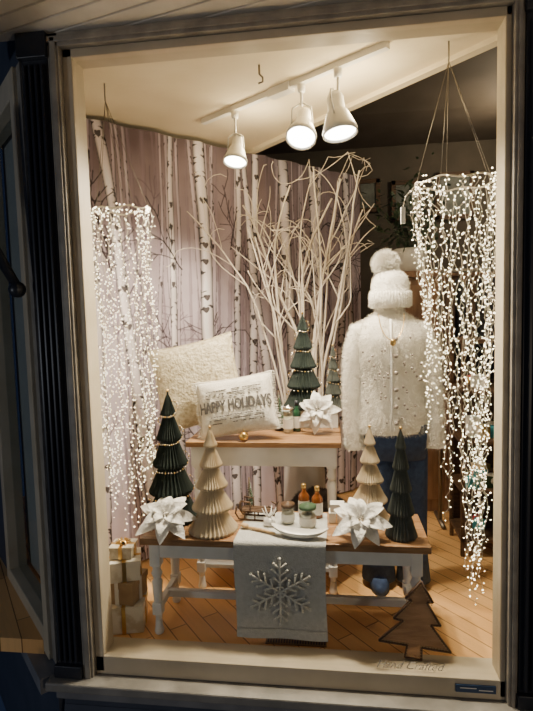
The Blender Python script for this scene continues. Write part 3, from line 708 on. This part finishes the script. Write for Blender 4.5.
# ------------------------------------------------------------------ store interior
b=MB()
b.box((.30,1.55,0),(1.05,2.0,1.50),'cab');b.box((.27,1.52,1.50),(1.08,2.02,1.54),'cab')
for x0,x1 in ((.33,.66),(.69,1.02)):
    b.box((x0,1.54,.08),(x1,1.55,.72),'cab');b.box((x0,1.54,.78),(x1,1.55,1.45),'cab')
    b.sph(((x0+x1)/2,1.53,1.1),.015,'gold',8,6)
b.build('wooden_cabinet',.004)
b=MB()
for i in range(420):
    c=Vector((.50+random.gauss(0,.11),1.75+random.gauss(0,.07),1.88+random.gauss(0,.14)))
    if c.z<1.66 : c.z=1.66
    d=Vector((random.gauss(0,1),random.gauss(0,1),random.gauss(0,.6))).normalized();s_=d.cross(Vector((0,0,1))).normalized()
    l=random.uniform(.04,.08);b.add([c,c+d*l*.5+s_*l*.22,c+d*l,c+d*l*.5-s_*l*.22],[(0,1,2,3)],'leafd',False)
b.lathe([(.07,0),(.10,.02),(.11,.15),(.10,.16),(.002,.15)],(.50,1.75,1.54),'ceramic',20)
for i in range(12):
    a=i*.53;b.tube([(.50,1.75,1.68),(.50+.1*math.cos(a),1.75+.06*math.sin(a),1.8),(.50+.2*math.cos(a),1.75+.12*math.sin(a),1.85+.1*math.sin(i))],.003,'leafd',5)
b.build('potted_houseplant')
def frame(x,z,w,h):
    b=MB();y=3.19
    b.box((x-w/2,y-.03,z-h/2),(x+w/2,y,z-h/2+.04),'wooddk');b.box((x-w/2,y-.03,z+h/2-.04),(x+w/2,y,z+h/2),'wooddk')
    b.box((x-w/2,y-.03,z-h/2),(x-w/2+.04,y,z+h/2),'wooddk');b.box((x+w/2-.04,y-.03,z-h/2),(x+w/2,y,z+h/2),'wooddk')
    b.box((x-w/2+.03,y-.015,z-h/2+.03),(x+w/2-.03,y-.005,z+h/2-.03),'art');b.build('picture_frame',.003)
frame(.68,2.30,.28,.36);frame(1.10,2.32,.34,.42);frame(.33,2.36,.22,.3)
b=MB()
for z in (.08,.34,.60,.86,1.12): b.box((.64,.92,z),(1.3,1.20,z+.02),'wooddk')
for x in (.64,1.28):
    for y in (.92,1.18): b.box((x,y,0),(x+.02,y+.02,1.16),'wooddk')
b.box((.64,1.20,.08),(1.3,1.21,.90),'wooddk')
b.build('display_shelf',.003)
b=MB();rr=random.Random(3)
for i in range(110):
    zb=rr.choice([.101,.361,.361,.621,.621,.881]);x=rr.uniform(.69,1.22);y=rr.uniform(.97,1.14);k=rr.choice(['red','teal','pink','label','lbrown','gold','leaf','teal','label','ceramic'])
    s_=rr.uniform(.020,.036)
    if rr.random()<.5:
        b.sph((x,y,zb+s_),s_,k,10,8)
    else: b.box((-s_,-s_,0),(s_,s_,s_*rr.uniform(1.2,3.2)),k,TR((x,y,zb),rz=rr.uniform(0,90)))
b.build('ornaments_and_gifts')
b=MB()
b.tube([(.60,1.36,1.52),(1.35,1.36,1.52)],.012,'chain',8)
for x in (.62,1.33):
    b.tube([(x,1.36,0.02),(x,1.36,1.52)],.012,'chain',8);b.tube([(x,1.26,.015),(x,1.50,.015)],.014,'chain',8)
rr=random.Random(8);x=.67
while x<1.29:
    k=rr.choice(['cloth1','cloth2','cloth3','cloth1','felt']) ;ln=rr.uniform(.55,.75);w_=rr.uniform(.018,.026)
    b.tube([(x,1.36,1.532),(x+.012,1.36,1.545),(x,1.36,1.50),(x,1.36,1.47)],.0025,'chain',5)
    b.rings([[(x+w_*sx*math.cos(a)+.003*math.sin(5*a+z*9),1.36+d_*.5*math.sin(a),z) for a in np.linspace(0,2*pi,24,endpoint=False)] for z,d_,sx in ((1.475,.04,.5),(1.45,.16,.7),(1.42,.24,1),(1.2,.23,1),(1.45-ln,.26,1.2))],k)
    x+=rr.uniform(.050,.064)
b.build('clothing_rack')
b=MB();cx_,cy_=-.10,.66
b.rings([[(cx_+(.15+.05*z+(.004 if (j+int(z*60))%2 else 0))*math.cos(2*pi*j/40),cy_+(.11+.03*z)*math.sin(2*pi*j/40),.122+z) for j in range(40)] for z in np.linspace(0,.22,14)],'lbrown')
b.grid(lambda u,v:(cx_+(u-.5)*.30*math.sin(pi*min(max(v,.15),.85))**.3,cy_+(v-.5)*.22,.35+.09*math.sin(pi*u)*math.sin(pi*v)+.02*noise.noise(Vector((u*7,v*7,1)))),30,24,'throw')
b.fur(6000,.014,'throw',.001,.2,kinds=['throw'])
b.build('throw_blanket_basket')
# ------------------------------------------------------------------ lights outside / world
w=bpy.data.worlds.new('night');bpy.context.scene.world=w;w.use_nodes=True;w.node_tree.nodes['Background'].inputs[0].default_value=(.10,.16,.35,1);w.node_tree.nodes['Background'].inputs[1].default_value=.08
def pt(name,loc,e,col,sz=.15):
    ld=bpy.data.lights.new(name,'POINT');ld.energy=e;ld.color=col;ld.shadow_soft_size=sz
    lo=bpy.data.objects.new(name,ld);lo.location=loc;COL.objects.link(lo)
pt('exterior_fill_light',(2.4,-3.2,.6),62,(1,.82,.60))  # added warm fill without a fixture, brightens frame and soffit
pt('exterior_fill_light',(-3.2,-2.8,.9),62,(.86,.92,1))  # added cool fill from the left, lifts the exterior
pt('store_fill_light',(1.35,2.2,2.5),24,(1,.80,.55),.1)  # added fill without a fixture, keeps the store interior visible
pt('store_fill_light',(1.2,.70,2.1),9,(1,.80,.55),.08)  # second added fill, brightens the shelves
# ------------------------------------------------------------------ camera
F=Vector((-0.1301,0.9883,-0.0802));R=Vector((0.9914,0.1283,-0.0268));U=Vector((0.0162,0.0830,0.9964))
F.normalize();R=(R-F*R.dot(F)).normalized();U=R.cross(F)
cd=bpy.data.cameras.new('camera');cam=bpy.data.objects.new('camera',cd);COL.objects.link(cam)
cam.matrix_world=Matrix(((R.x,U.x,-F.x,0),(R.y,U.y,-F.y,-1.82),(R.z,U.z,-F.z,1.3),(0,0,0,1)))
cd.sensor_fit='VERTICAL';cd.sensor_height=36;cd.lens=520*36/711;cd.clip_start=.05
bpy.context.scene.camera=cam
